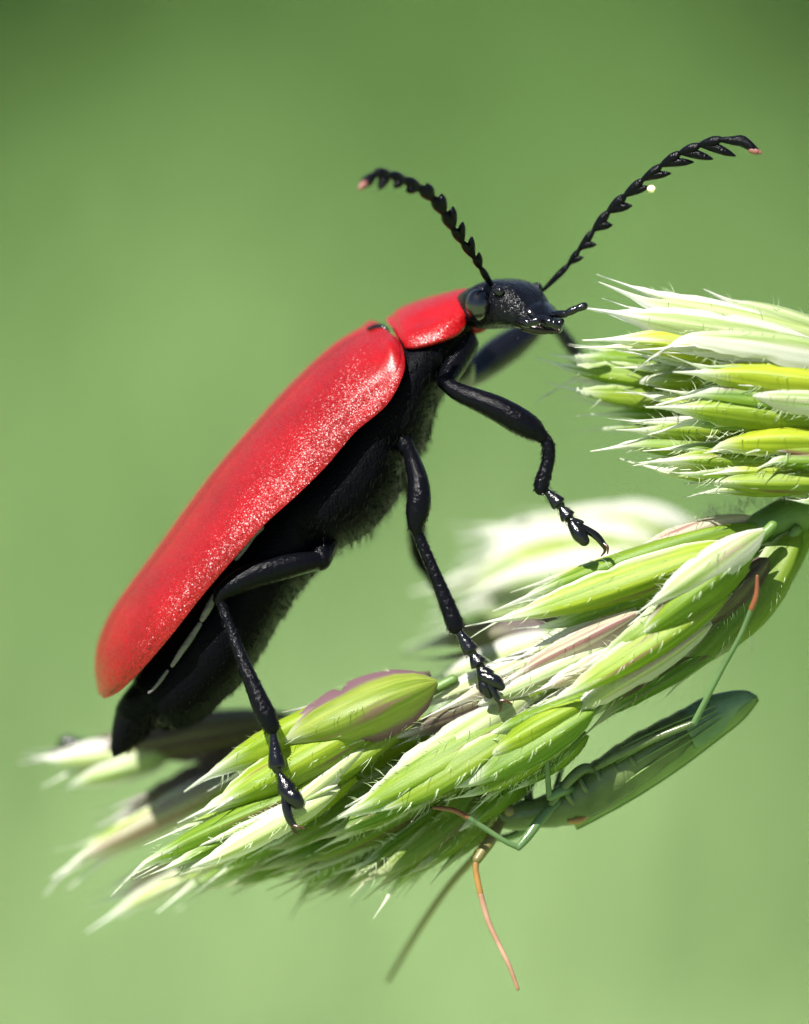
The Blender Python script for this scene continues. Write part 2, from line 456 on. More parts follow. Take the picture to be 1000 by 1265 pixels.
# ------------------------------------------------------------------ the grass panicle
pan = empty('grass_panicle', (1090, 640, -20), 'flowering green and white grass head with bristly pointed spikelets under the red beetle', 'grass head')
PROF = [(0, .05), (.03, .17), (.08, .30), (.2, .44), (.35, .50), (.5, .48), (.62, .41), (.72, .29), (.8, .16), (.86, .075), (.92, .036), (1, .012)]
def prof(t):
    for (a, x), (b, y) in zip(PROF, PROF[1:]):
        if t <= b:
            q = (t - a) / (b - a); q = q * q * (3 - 2 * q) * .5 + q * .5
            return x + (y - x) * q
    return .012
PSI = R(84)
def scale_point(t, s, bend, awn, ratio=0.22):
    b = prof(t)
    ps = s * PSI
    x = t
    y = b * s * (1 - 0.12 * s * s)
    z = -b * (0.50 * abs(s) + 0.50 * s * s) * 0.95    # folded along the keel
    z += bend * 4 * t * (1 - t) + (awn * max(0, t - .8) * 6)
    return x, y, z + b * 0.55
SCALES = []
def make_scales():
    for vi, (bend, awn) in enumerate(((0.25, -0.1), (0.05, 0.25), (0.45, -0.4), (-0.05, 0.1), (0.18, 0.5), (0.32, -0.7), (0.10, -0.2))):
        NT, NS = 22, 14
        v = []; f = []; uv = []
        r = random.Random(vi)
        ph = r.uniform(0, 6)
        for i in range(NT + 1):
            t = i / NT
            for j in range(NS + 1):
                s = -1 + 2 * j / NS
                x, y, z = scale_point(t, s, bend, awn)
                tw = (vi % 3 - 1) * 0.55 * t * t + r.uniform(-.01, .01)      # scales twist a little towards the tip
                y, z = y * math.cos(tw) - (z - bend * 4 * t * (1 - t)) * math.sin(tw), z + y * math.sin(tw)
                y += 0.10 * math.sin(t * 5 + vi * 2.1) * t * t
                rip = 0.02 * math.sin(t * 17 + ph + 2 * s) * abs(s) ** 3 * prof(t) * 2
                rag = 1 - 0.20 * r.random() * max(0, abs(s) - .6) / .4 * (1 if .45 < t < .88 else 0)
                v.append((x + 0.015 * r.random() * (abs(s) > .9), y * rag, z + rip)); uv.append((j / NS, t))
        for i in range(NT):
            for j in range(NS):
                a = i * (NS + 1) + j
                f.append((a, a + 1, a + NS + 2, a + NS + 1))
        SCALES.append((v, f, uv, bend, awn))
make_scales()
SMESH = {}
def scale_mesh(vi, kind):
    key = (vi, kind)
    if key not in SMESH:
        v, f, uv, _, _ = SCALES[vi]
        me = bpy.data.meshes.new('chaff_scale')
        me.from_pydata(v, [], f)
        lay = me.uv_layers.new(name='UVMap')
        for l in me.loops: lay.data[l.index].uv = uv[l.vertex_index]
        for p in me.polygons: p.use_smooth = True
        me.materials.append(M[kind])
        SMESH[key] = me
    return SMESH[key]
CIL = G()          # fine hairs, world coordinates
ncount = {'lemma': 0, 'glume': 0}
def chaff(parent, bx, by, tx, ty, W, z, roll=20, kind='g', vi=None, dz=None, hairs=None):
    """one scale of a spikelet from its base to the tip of its awn"""
    if dz is None: dz = rng.uniform(-14, 14)
    if vi is None: vi = rng.choice((0, 1, 1, 3, 4, 5, 6))
    elif rng.random() < .55 and z < 200: vi = rng.choice({0: (0, 5, 6), 1: (1, 4, 6), 3: (3, 1, 6)}[vi])
    roll += rng.uniform(-16, 16) - 12; W *= rng.uniform(.88, 1.1)
    b = Vector((bx, by, z - dz * .5)); tp = Vector((tx, ty, z + dz * .5))
    Xd = (tp - b); L = Xd.length; Xd.normalize()
    vz = Vector((0, 0, 1))
    q = Xd.cross(vz); q.normalize()
    if q.y > 0: q = -q
    f = -(vz - Xd * vz.dot(Xd)).normalized()
    c = f * math.cos(R(roll)) + q * math.sin(R(roll))
    Yd = c.cross(Xd).normalized(); Zd = Xd.cross(Yd)
    # tracing space -> world directions (local scale of the perspective at that depth)
    pf = (D + z * K) / D
    X = (P(tp) - P(b)); Y = VD(Yd) * K * pf * W; Z = VD(Zd) * K * pf * W
    Mx = Matrix(((X.x, Y.x, Z.x, 0), (X.y, Y.y, Z.y, 0), (X.z, Y.z, Z.z, 0), (0, 0, 0, 1)))
    org = P(b)
    name = 'glume' if kind in 'wkpq' else 'lemma'
    o = bpy.data.objects.new(name, scale_mesh(vi, kind))
    sc.collection.objects.link(o)
    o.parent = parent
    Mx.translation = org - ORG[parent.name]
    o.matrix_basis = Mx
    ncount[name] += 1
    # cilia along the keel and margins
    if hairs is None: hairs = 70 if -190 < z < 0 else 14
    _, _, _, bend, awn = SCALES[vi]
    Yn = Y.normalized(); Zn = Z.normalized(); Xn = X.normalized()
    for i in range(hairs):
        where = rng.random()
        t = rng.uniform(0.18, 0.84)
        if where < 0.6: s = 0.0; d = Zn
        else:
            s = rng.choice((-1, 1)) * rng.uniform(.85, 1.0); d = Yn * s * .5 - Zn * .8
        if s == 0 and d.dot(FW) < -0.45 and rng.random() < .8: continue
        x, y, zz = scale_point(t, s, bend, awn)
        p = org + X * x + Y * y + Z * zz
        l = rng.uniform(7, 23) * K * (1.15 if where < .3 else 0.85)
        dd = d + Xn * rng.uniform(0.1, 0.9) + Vector((rng.uniform(-.3, .3), rng.uniform(-.3, .3), rng.uniform(-.3, .3)))
        CIL.hair(p - d * 0.002, dd, l, 0.40 * K, curl=(Xn * 0.25))
    return o
NSP = 0
def spikelet(joint, scales):
    out = []
    for sc_ in scales:                       # every scale has a slimmer fellow behind or beside it
        sc_ = list(sc_); sc_[4] *= 0.96; out.append(tuple(sc_))
        for rep in range(1 if len(scales) > 4 or sc_[5] > 150 else 2):
            if rng.random() < 0.12: continue
            bx, by, tx, ty, W, z = sc_[:6]
            L = math.hypot(tx - bx, ty - by); nx, ny = -(ty - by) / L, (tx - bx) / L
            o1 = rng.choice((-1, 1)) * rng.uniform(8, 20); o2 = rng.uniform(-.22, .05)
            kd = sc_[7]
            kd = rng.choice({'g': 'ggyw', 'y': 'ygyw', 'd': 'ddg', 'w': 'wwyk', 'k': 'kwp', 'p': 'ppk', 'q': 'yq'}[kd])
            out.append((bx + nx * o1 * .3, by + ny * o1 * .3, tx + nx * o1 - (tx - bx) * o2 * -1, ty + ny * o1 + (ty - by) * o2, W * rng.uniform(.42, .72), z + rng.uniform(-4, 18), rng.uniform(-40, 60), kd))
    scales = out
    _spikelet(joint, scales)
def _spikelet(joint, scales):
    """joint: end of the little stalk; the stalk is the spikelet's own mesh, its scales are children"""
    g = G()
    jx, jy, jz = joint[:3]
    n = len(scales)
    mx = sum(s[0] * .75 + s[2] * .25 for s in scales) / n; my = sum(s[1] * .75 + s[3] * .25 for s in scales) / n; mz = sum(s[5] for s in scales) / n + 4
    g.tube([(jx, jy, jz, 7), ((jx + mx) / 2, (jy + my) / 2 - 2, (jz + mz) / 2, 6), (mx, my, mz, 3)], seg=8)
    o = g.build('spikelet', M['stem'], pan)
    for s in scales: chaff(o, *s)
    return o

# --- upper cluster at the right
spikelet((1085, 450, -90), [(1070, 436, 737, 361, 74, -92, 55, 'w', 1), (1065, 425, 868, 364, 52, -78, 65, 'w', 1), (1035, 440, 719, 387, 66, -112, 25, 'w', 0), (1010, 446, 721, 414, 58, -124, 0, 'y', 1)])
spikelet((960, 480, -20), [(905, 462, 678, 440, 52, -30, 30, 'g', 1), (905, 480, 658, 452, 50, -44, 8, 'g', 1), (915, 494, 671, 480, 46, -36, -20, 'g', 0)])
spikelet((1090, 470, -130), [(1085, 452, 785, 413, 58, -150, 35, 'w', 0), (1065, 478, 832, 459, 72, -163, 8, 'y', 1), (1065, 500, 813, 481, 54, -152, -12, 'g', 1)])
spikelet((1090, 515, -120), [(1055, 520, 797, 501, 62, -150, 10, 'y', 1), (985, 520, 709, 509, 40, -28, 0, 'g', 1), (1075, 505, 905, 492, 50, -168, 25, 'w', 0)])
spikelet((1080, 540, -110), [(965, 536, 761, 532, 50, -98, 20, 'g', 3), (985, 556, 730, 548, 46, -88, 0, 'g', 1), (1045, 545, 857, 547, 52, -148, 14, 'y', 0), (1055, 561, 922, 552, 46, -158, 0, 'g', 1)])
spikelet((1080, 570, -100), [(1035, 572, 791, 569, 54, -130, 12, 'g', 3), (1045, 590, 768, 574, 40, -108, -20, 'y', 0), (1000, 578, 800, 560, 40, -70, 10, 'g', 1)])
spikelet((1085, 590, -110), [(1075, 592, 847, 589, 52, -136, 0, 'g', 0), (1085, 602, 868, 603, 36, -122, -30, 'y', 0), (1055, 581, 869, 583, 44, -142, 10, 'y', 1), (1085, 612, 972, 622, 34, -150, -20, 'g', 0)])
spikelet((1060, 500, 40), [(980, 490, 745, 474, 60, 0, 0, 'g', 1), (980, 520, 755, 524, 60, 10, 0, 'y', 1), (990, 560, 785, 560, 60, 10, -10, 'g', 0), (1010, 452, 800, 434, 56, 20, 20, 'g', 1)])

spikelet((1070, 470, -60), [(1000, 455, 765, 428, 56, -84, 20, 'y', 1), (1000, 470, 760, 462, 56, -70, 0, 'y', 0), (1010, 500, 770, 494, 54, -96, 0, 'y', 1), (1010, 540, 790, 541, 52, -80, 0, 'y', 1), (1020, 560, 815, 556, 48, -100, 10, 'y', 0)])
# --- lower panicle, spikelets near the stem
spikelet((950, 640, -70), [(935, 648, 610, 755, 66, -96, 40, 'g', 0), (915, 672, 578, 784, 62, -112, 12, 'y', 0), (880, 700, 640, 792, 54, -92, -15, 'g', 1), (935, 640, 770, 690, 52, -78, 60, 'k', 0), (930, 655, 690, 742, 50, -60, 20, 'p', 1)])
spikelet((955, 650, -130), [(945, 655, 790, 763, 54, -172, 25, 'w', 0), (938, 668, 755, 806, 62, -158, 8, 'g', 0), (925, 700, 702, 842, 56, -150, 6, 'g', 0), (900, 735, 658, 886, 60, -158, 8, 'y', 0), (880, 770, 668, 908, 52, -148, -10, 'w', 1)])
spikelet((985, 655, -90), [(990, 655, 868, 838, 76, -84, -8, 'd', 0), (965, 700, 800, 862, 62, -96, -14, 'd', 0), (950, 690, 838, 800, 54, -110, 10, 'p', 1), (900, 790, 715, 905, 46, -104, -20, 'd', 1), (1005, 640, 905, 790, 60, -50, -30, 'g', 1)])
spikelet((800, 770, -80), [(790, 756, 598, 858, 44, -118, 30, 'k', 1), (775, 775, 520, 888, 42, -104, 15, 'k', 1), (760, 792, 560, 880, 44, -110, 0, 'w', 0), (770, 800, 655, 862, 36, -126, 10, 'k', 0), (730, 790, 500, 880, 46, -70, 10, 'w', 1)])
spikelet((770, 830, -90), [(745, 858, 577, 944, 58, -142, 6, 'y', 0), (735, 878, 552, 990, 62, -150, -6, 'g', 0), (715, 905, 556, 1000, 46, -128, -25, 'y', 0), (760, 830, 600, 930, 46, -120, 20, 'g', 1), (725, 905, 600, 985, 44, -100, -20, 'd', 1)])
spikelet((690, 860, -70), [(655, 862, 432, 1005, 72, -118, 20, 'w', 0), (640, 890, 392, 1018, 62, -124, 4, 'g', 0), (640, 905, 446, 1018, 54, -134, -10, 'g', 0), (650, 920, 500, 1000, 44, -112, -20, 'd', 1), (650, 845, 470, 920, 40, -96, 25, 'p', 1)])
# big spikelet under the hind foot
spikelet((560, 840, -80), [(500, 844, 228, 982, 80, -84, 42, 'y', 0), (490, 880, 224, 1026, 80, -98, 10, 'y', 0), (500, 900, 258, 1034, 58, -94, -12, 'g', 0), (540, 842, 318, 938, 104, -98, 22, 'q', 0), (532, 830, 350, 884, 44, -70, 55, 'p', 3), (450, 925, 317, 1037, 28, -120, 0, 'w', 1), (470, 900, 255, 1000, 40, -112, 5, 'w', 1)])
spikelet((480, 915, -80), [(430, 955, 124, 1087, 54, -96, 10, 'g', 0), (400, 965, 180, 1092, 46, -106, 4, 'g', 1), (420, 975, 213, 1080, 44, -118, -10, 'w', 0), (440, 960, 250, 1070, 48, -88, 0, 'y', 0)])
# dark spikelets in the shade below
for (jx, jy, jz, lst) in (
    (600, 930, 0, [(590, 930, 380, 1052, 58, -78, 0, 'd', 0), (600, 950, 455, 1118, 50, -40, -10, 'd', 0), (610, 940, 520, 1066, 44, -60, -15, 'd', 1)]),
    (560, 930, 40, [(540, 940, 306, 1072, 62, -40, 0, 'd', 0), (545, 960, 334, 1110, 56, -10, -10, 'd', 0), (550, 970, 374, 1118, 50, 20, -15, 'd', 0)]),
    (500, 930, 80, [(480, 960, 230, 1080, 66, 10, 0, 'd', 0), (490, 980, 280, 1100, 58, 40, -10, 'd', 0), (500, 985, 350, 1130, 50, 80, -15, 'd', 1)]),
    (560, 960, 40, [(590, 960, 330, 1092, 60, -30, 0, 'd', 0), (560, 975, 300, 1090, 56, -20, -5, 'd', 0), (600, 975, 410, 1104, 54, -50, 5, 'd', 1), (570, 990, 380, 1122, 46, 10, -15, 'd', 0)]),
    (620, 950, 20, [(640, 960, 430, 1108, 56, -50, 0, 'd', 0), (655, 955, 500, 1096, 52, -60, -5, 'd', 0), (620, 970, 460, 1122, 46, -10, -15, 'd', 1), (670, 940, 560, 1040, 44, -70, 0, 'g', 0)]),
    (450, 960, 60, [(470, 980, 200, 1096, 54, -20, 0, 'd', 0), (480, 990, 260, 1110, 52, 20, -5, 'd', 0), (440, 990, 190, 1118, 46, 60, -15, 'g', 1)]),
    (640, 930, 60, [(640, 940, 470, 1080, 58, 0, 0, 'd', 0), (660, 930, 545, 1050, 50, -30, -10, 'd', 0), (640, 960, 420, 1100, 56, 60, -10, 'd', 0)]),
    (700, 880, 40, [(700, 880, 540, 1000, 66, -30, 0, 'd', 0), (690, 900, 590, 1010, 54, -50, -10, 'g', 0), (720, 870, 600, 960, 60, -20, 10, 'd', 1)]),
    (560, 890, 80, [(560, 890, 330, 1000, 76, 20, 10, 'd', 0), (580, 900, 400, 1030, 66, 0, 0, 'd', 1), (600, 880, 450, 980, 60, 10, 10, 'g', 0)]),
    (760, 820, 60, [(800, 800, 620, 910, 66, 0, 0, 'd', 0), (820, 790, 690, 900, 60, -20, -5, 'd', 0), (780, 790, 590, 890, 60, 30, 10, 'g', 1)]),
    (880, 720, 40, [(880, 720, 690, 830, 66, 0, 0, 'd', 0), (890, 740, 740, 850, 60, -10, -5, 'd', 0), (870, 700, 650, 800, 60, 30, 10, 'g', 1)]),
):
    spikelet((jx, jy, jz), lst)
# out-of-focus spikelets behind, at the left end
spikelet((420, 880, 160), [(370, 888, 24, 952, 66, 190, 25, 'p', 0), (230, 920, 26, 946, 54, 180, 10, 'w', 1), (215, 930, 70, 968, 50, 176, -10, 'w', 0), (360, 905, 120, 1030, 60, 200, 0, 'p', 0)])
spikelet((420, 915, 120), [(345, 935, 38, 1088, 60, 150, 8, 'k', 0), (330, 950, 60, 1075, 50, 140, -8, 'y', 1), (350, 920, 120, 1018, 46, 160, 20, 'p', 1)])
spikelet((400, 960, 160), [(330, 1030, 106, 1148, 50, 170, 8, 'w', 1), (320, 1020, 112, 1128, 40, 190, 10, 'k', 0), (400, 1010, 205, 1118, 46, 160, -5, 'g', 0)])
# out-of-focus cluster behind the front foot
for k, kinds in enumerate(('wgyw', 'ykgw', 'wgyk', 'gwyg')):
    sp_ = []
    for q, kind in enumerate(kinds):
        y = 640 + k * 26 + q * 7
        sp_.append((855 - k * 12 + rng.uniform(-10, 10), 655 + k * 12 + q * 5, 640 - 24 * k + rng.uniform(-40, 10) - 12 * q, y + rng.uniform(-6, 6), 80, 445 - k * 16 + rng.uniform(-15, 15), rng.uniform(-45, -10), kind, rng.choice((1, 3)), 10, 6))
    spikelet((890, 660, 330), sp_)
spikelet((820, 690, 400), [(800, 745, 500, 790, 50, 400, -25, 'g', 1, 8, 6), (800, 730, 530, 760, 60, 410, -25, 'w', 3, 8, 6)])
spikelet((700, 760, 90), [(720, 770, 500, 800, 46, 110, 10, 'p', 1), (700, 785, 520, 850, 56, 90, 0, 'w', 0), (690, 800, 530, 870, 52, 70, -10, 'g', 1)])

# stem and branches of the panicle
def stem():
    g = G()
    g.tube([(870, 690, -60, 10), (910, 668, -70, 16), (960, 645, -70, 24), (1010, 628, -50, 27), (1090, 640, -20, 24)], seg=12, n=5)
    g.tube([(1085, 640, -20, 20), (1092, 560, -60, 14), (1090, 500, -110, 11), (1088, 450, -100, 9)], seg=10, n=5)
    g.tube([(950, 655, -60, 16), (860, 740, -30, 12), (760, 820, -10, 10), (640, 900, 0, 9), (500, 930, 30, 7), (400, 950, 100, 5)], seg=10, n=5)
    g.tube([(640, 890, 0, 7), (570, 850, -60, 6)], seg=8)
    g.tube([(500, 930, 30, 7), (430, 900, 130, 6), (400, 890, 170, 5)], seg=8)
    g.tube([(1060, 640, 0, 16), (970, 640, 170, 12), (880, 660, 330, 10), (820, 680, 400, 6)], seg=10, n=5)
    g.tube([(870, 720, -20, 8), (750, 760, 60, 7), (690, 770, 100, 5)], seg=8)
    g.tube([(1090, 500, -110, 10), (1050, 500, -20, 8), (960, 480, -10, 6)], seg=8)
    o = g.build('branch', M['stem'], pan)
    # culm: from the joint outside the frame down to the ground
    a = P((1090, 640, -20)); g2 = G()
    pts = [(a + Vector((0, 0, 0.02)), .052), (a + Vector((.35, .1, -1.2)), .060), (a + Vector((1.0, .6, -6)), .075), (a + Vector((1.6, 1.6, -25)), .10), (a + Vector((1.4, 2.4, -a.z - .5)), .13)]
    g2.tube([(p.x, p.y, p.z, r) for p, r in pts], seg=12, n=8)
    mesh('culm', g2.v, g2.f, M['stem'], pan, world=True)
    # short hairs on the branch
    for i in range(220):
        t = rng.random(); x = 860 + 190 * t; y = 662 - 52 * t - 14 + rng.uniform(-12, 4); z = -60 + rng.uniform(-26, 10)
        CIL.hair(P((x, y, z)), UP * rng.uniform(.4, 1.2) + RT * rng.uniform(-.9, .3) - FW * rng.uniform(-.3, .6), rng.uniform(8, 20) * K, 0.5 * K)
stem()
ch = mesh('fine_hair', CIL.v, CIL.f, M['cilia'], pan, world=True, smooth=False, recalc=False)
ch['kind'] = 'stuff'

# ------------------------------------------------------------------ the cardinal beetle
bee = empty('cardinal_beetle', (360, 700, -60), 'large red beetle with black head, legs and toothed antennae climbing over the grass head', 'beetle')
PHI = R(12)
def shell(st, n=5, th0=0, th1=90, nth=16, phi=PHI, over=8.5, expo=1.0):
    """stations (topx,topy,botx,boty,h,zc): dorsal shell seen from the side; returns grid rings"""
    rings = []
    for q in cat([tuple(map(float, s)) for s in st], n):
        top = Vector((q[0], q[1], 0)); bot = Vector((q[2], q[3], 0))
        m = bot - top; wd = m.length; m.normalize()
        h = q[4]; zc = q[5]
        s = m * math.sin(phi) - Vector((0, 0, 1)) * math.cos(phi)
        nn = -m * math.cos(phi) - Vector((0, 0, 1)) * math.sin(phi)
        ov = min(over, wd * .12)
        d = max((wd - ov - h * math.sin(phi)) / math.cos(phi), wd * .25)
        sut = top + m * ov + Vector((0, 0, zc))
        ring = []
        for i in range(nth + 1):
            th = R(th0 + (th1 - th0) * i / nth)
            sn = math.sin(th); cs = math.cos(th)
            lat = h * math.copysign(abs(sn) ** 0.92, sn)
            if th > R(86): lat += 2.5
            drop = d * (1 - abs(cs) ** 1.05 * (1 if cs >= 0 else -1))
            ring.append(sut + s * lat - nn * drop)
        rings.append(ring)
    return rings

ELY = [  # top silhouette, lower edge, half width, zc
    (470, 405, 489, 421, 60, 0), (462, 403, 495, 437, 98, 0), (449, 407, 494, 462, 122, 0), (412, 428, 474, 497, 132, 0), (363, 474, 435, 531, 138, 0),
    (318, 523, 400, 572, 142, 0), (272, 577, 362, 610, 146, 0), (234, 628, 324, 645, 148, 0), (200, 676, 287, 686, 146, 0),
    (162, 726, 246, 734, 138, 0), (137, 763, 208, 783, 124, 0), (124, 797, 172, 826, 98, 0), (121, 825, 150, 849, 66, 0), (124, 846, 136, 858, 34, 0), (126, 856, 130, 860, 12, 0)]
def elytron(side):
    g = G()
    rs = shell(ELY, 8, 0.0 if side > 0 else -0.5, 94 * side, 22)
    for i, ring in enumerate(rs):             # shoulder bump and the furrow below it
        t = i / (len(rs) - 1)
        for j in range(len(ring)):
            a = j / 22
            up = 5 * math.exp(-((t - .10) / .05) ** 2 - ((a - .62) / .16) ** 2) - 5 * math.exp(-((t - .24) / .07) ** 2 - ((a - .80) / .07) ** 2)
            ring[j] = ring[j] + Vector((-.55, -.45, -.7)) * up
    g.rings(rs, closed=False)
    uvs = [(i / (len(rs) - 1), j / 22) for i in range(len(rs)) for j in range(23)]
    o = g.build('wing_case', M['red'], bee, recalc=False, uv=uvs)
    mod = o.modifiers.new('thickness', 'SOLIDIFY'); mod.thickness = 4 * K; mod.offset = -1 if side > 0 else 1; mod.use_rim = False
    return o
elytron(1); elytron(-1)

PRO = [(478, 397, 496, 417, 48, -4), (484, 392, 499, 425, 74, -5), (497, 382, 508, 428, 86, -6), (515, 373, 528, 424, 90, -8), (536, 365, 549, 417, 86, -11),
       (558, 358, 566, 409, 74, -14), (573, 355, 575, 399, 58, -17), (582, 355, 577, 388, 40, -20)]
g = G()
pr = shell(PRO, 6, -100, 100, 36, R(14), 7)
# raised hind rim, a sunken disc
for i, ring in enumerate(pr):
    t = i / (len(pr) - 1)
    for j, p in enumerate(ring):
        a = j / 36 * 2 - 1
        dent = 3.5 * math.exp(-((t - .5) / .18) ** 2) * math.exp(-((abs(a) - .3) / .14) ** 2) + 3.0 * math.exp(-((t - .16) / .05) ** 2)
        ring[j] = p + Vector((0.15, 1.0, 0.15)) * dent
g.rings(pr, closed=False)
o = g.build('pronotum', M['red_smooth'], bee, recalc=False)
mod = o.modifiers.new('thickness', 'SOLIDIFY'); mod.thickness = 5 * K; mod.offset = -1
g = G(); g.tube([(455, 406, -2, 2), (464, 404, -8, 4), (474, 405, -14, 4), (480, 410, -18, 2)], seg=10)
g.build('scutellum', M['black_gloss'], bee)

BODY = [(577, 370, 588, 404, 42, -10), (555, 385, 578, 432, 62, -6), (520, 402, 556, 470, 82, -3), (490, 420, 538, 508, 94, 0), (462, 452, 527, 552, 102, 0), (446, 474, 502, 576, 102, 0),
        (425, 498, 494, 612, 108, 0), (390, 545, 462, 654, 110, 0), (352, 590, 424, 676, 108, 0), (338, 606, 396, 684, 102, 0), (316, 632, 386, 716, 104, 0), (284, 672, 363, 742, 102, 0),
        (250, 717, 337, 788, 98, 0), (215, 764, 300, 842, 90, 0), (184, 806, 256, 886, 78, 0), (166, 838, 218, 902, 62, 0), (152, 858, 194, 898, 46, 0), (143, 876, 178, 912, 30, 0), (138, 902, 156, 929, 15, 0), (137, 926, 140, 936, 4, 0)]
def rings_wob(t):
    if t < 0.5: return 1 + 0.012 * math.sin(t * 50)
    return 1 + 0.06 * ((((t - .5) * 10) % 1.0) ** 2 - .5)
g = G()
body_rings = g.loft(BODY, 32, 5, 2.1, rings_wob)
g.build('body', M['black_matt'], bee)
# downy hair on the underside
H = G()
for i in range(5200):
    ri = rng.randrange(3, len(body_rings) - 6); ring = body_rings[ri]
    j = rng.randrange(32)
    c = sum((Vector(p) for p in ring), Vector()) / 32
    p = Vector(ring[j]).lerp(Vector(ring[(j + 1) % 32]), rng.random()).lerp(Vector(body_rings[ri + 1][j]), rng.random() * .9)
    nrm = (p - c).normalized()
    if nrm.x * 0.78 + nrm.y * 0.62 < -0.1: continue
    d = nrm + Vector((-0.45, 0.55, 0)) * rng.uniform(.5, 1.3) + Vector((rng.uniform(-.4, .4), rng.uniform(-.4, .4), rng.uniform(-.4, .4)))
    front = ri < 45
    H.hair(p, d, rng.uniform(8, 17) if front else rng.uniform(4, 8), 0.42)
h = H.build('fine_hair', M['hairdark'], bee, smooth=False, recalc=False); h['kind'] = 'stuff'
# pale plates along the near flank of the abdomen
for pts in ([(322, 652, 5), (312, 663, 6), (302, 677, 6), (292, 690, 4)], [(265, 736, 5), (260, 747, 7), (254, 758, 6), (250, 765, 4)],
            [(247, 771, 4), (236, 788, 5), (224, 805, 5), (213, 822, 4)], [(207, 829, 2.6), (199, 840, 2.8), (191, 850, 2.2), (184, 856, 1.6)]):
    g = G(); g.tube([(x, y, -101 + max(0, y - 740) * .22, r * rng.uniform(.55, .95)) for x, y, r in pts], seg=10, n=3, flat=.4)
    g.build('abdominal_plate', M['plate'], bee)

# head: turned towards the viewer
hf = Vector((0.77, 0.12, -0.63)).normalized()
hr = Vector((-0.63, 0.06, -0.77)); hr = (hr - hf * hr.dot(hf)).normalized()
hu = hf.cross(hr).normalized()
if hu.y > 0: hu = -hu
HB = Vector((591, 378, -26))
def hp(t, a, u): return HB + hf * t + hr * a + hu * u
g = G(); rings = []
for (t, a, up, dn, cu) in cat([(-18, 22, 18, 18, -2), (-6, 31, 22, 22, 0), (8, 40, 26, 26, 2), (24, 43, 32, 29, 4), (42, 40, 36, 26, 3), (62, 40, 35, 21, 3), (80, 35, 29, 19, 1), (98, 28, 17, 15, -4), (113, 22, 9, 11, -9), (124, 14, 4, 7, -13)], 4):
    ring = []
    for j in range(28):
        th = 2 * math.pi * j / 28
        cx, sx = math.cos(th), math.sin(th)
        ring.append(hp(t, a * math.copysign(abs(cx) ** .62, cx), cu + (up if sx > 0 else dn) * math.copysign(abs(sx) ** .62, sx)))
    rings.append(ring)
g.rings(rings)
M['black_head'] = mat_black('black_wrinkled_head', 0.2, 1.0, sc_=85, spec=0.17)
head = g.build('head', M['black_head'], bee)
for s in (1, -1):
    g = G(); g.ball(hp(36, 44 * s, 9), 16, 16, 20, (hf, hr, hu), 10, 18); g.build('eye', M['eye'], head)
    g = G(); g.tube([(*hp(98, 25 * s, -12), 7), (*hp(116, 18 * s, -15), 6), (*hp(128, 4 * s, -15), 3)], seg=10, flat=.8); g.build('mandible', M['brown'], head)
    g = G(); g.ball(hp(62, 37 * s, 28), 8, 6, 7, (hf, hr, hu)); g.build('antenna_socket', M['black_gloss'], head)
g = G()
lab = []
for t, a, u in ((96, 27, 14), (102, 27, 9), (109, 24, 4), (116, 19, -2), (123, 12, -9)):
    lab.append([hp(t, a * q, u + 2 - 7 * q * q) for q in (-1, -.7, -.35, 0, .35, .7, 1)])
g.rings(lab, closed=False); o = g.build('labrum', M['black_gloss'], head, recalc=False)
mod = o.modifiers.new('thickness', 'SOLIDIFY'); mod.thickness = 5 * K; mod.offset = 0
for path in ([(688, 386, -105, 5), (698, 386, -112, 5.5), (704, 384, -112, 4.5)], ):
    pass
def palp(pts):
    g = G()
    for (x0, y0, z0, r0), (x1, y1, z1, r1) in zip(pts, pts[1:]):
        g.tube([(x0, y0, z0, r0 * .7), ((x0 + x1) / 2, (y0 + y1) / 2, (z0 + z1) / 2, (r0 + r1) / 2), (x1, y1, z1, r1)], seg=10)
    g.build('palp', M['black_gloss'], head)
palp([(684, 388, -100, 5), (698, 388, -110, 5), (711, 382, -112, 5), (722, 378, -112, 5)])
palp([(668, 392, -118, 5), (680, 398, -126, 6), (690, 402, -126, 5), (694, 397, -124, 4)])
palp([(640, 396, -110, 5), (652, 399, -124, 6), (664, 396, -128, 5)])
g = G(); g.tube([(568, 400, -36, 8), (588, 405, -34, 8), (598, 404, -30, 5)], seg=10); g.build('throat_plate', M['red_smooth'], bee)

# antennae: chains of toothed joints
def antenna(joints, teeth, tipmat=None, r0=4.0):
    root = None
    for i in range(len(joints) - 1):
        A = Vector(joints[i]); B = Vector(joints[i + 1]); g = G()
        L = (B - A).length; last = i == len(joints) - 2
        d = (B - A).normalized()
        A2 = A + d * 1.0
        if last:
            mid = A.lerp(B, .5) + Vector((6, -5, 0)) * (1 if B.x > A.x else -.4)
            g.tube([(*A, 3), (*A.lerp(mid, .6), 6), (*mid, 7.5), (*B, 4)], seg=10)
        else:
            T = Vector(teeth[i]) if teeth[i] else None
            wdt = (r0 + min(i, 4) * .6) * rng.uniform(.88, 1.12)
            g.tube([(*A2, 2.4), (*A.lerp(B, .35), wdt * .8), (*A.lerp(B, .75), wdt), (*A.lerp(B, .97), wdt * .75)], seg=10)
            if T:
                mid = A.lerp(B, .35).lerp(T, .35)
                g.tube([(*A.lerp(B, .2), wdt * .6), (*mid, wdt * .95), (*mid.lerp(T, .6), wdt * .72), (*T, 1.6)], seg=10)
        if root is None: root = g.build('antenna', M['black_rough'], bee)
        else: g.build('antenna_joint', M['black_rough'], root)
    if tipmat:
        A = Vector(joints[-1]); d = (A - Vector(joints[-2])).normalized(); g = G()
        g.tube([(*(A - d * 7), 4.9), (*(A - d * 1), 4.6), (*(A + d * 4), 2.4)], seg=10); g.build('antenna_tip', tipmat, root)
    return root
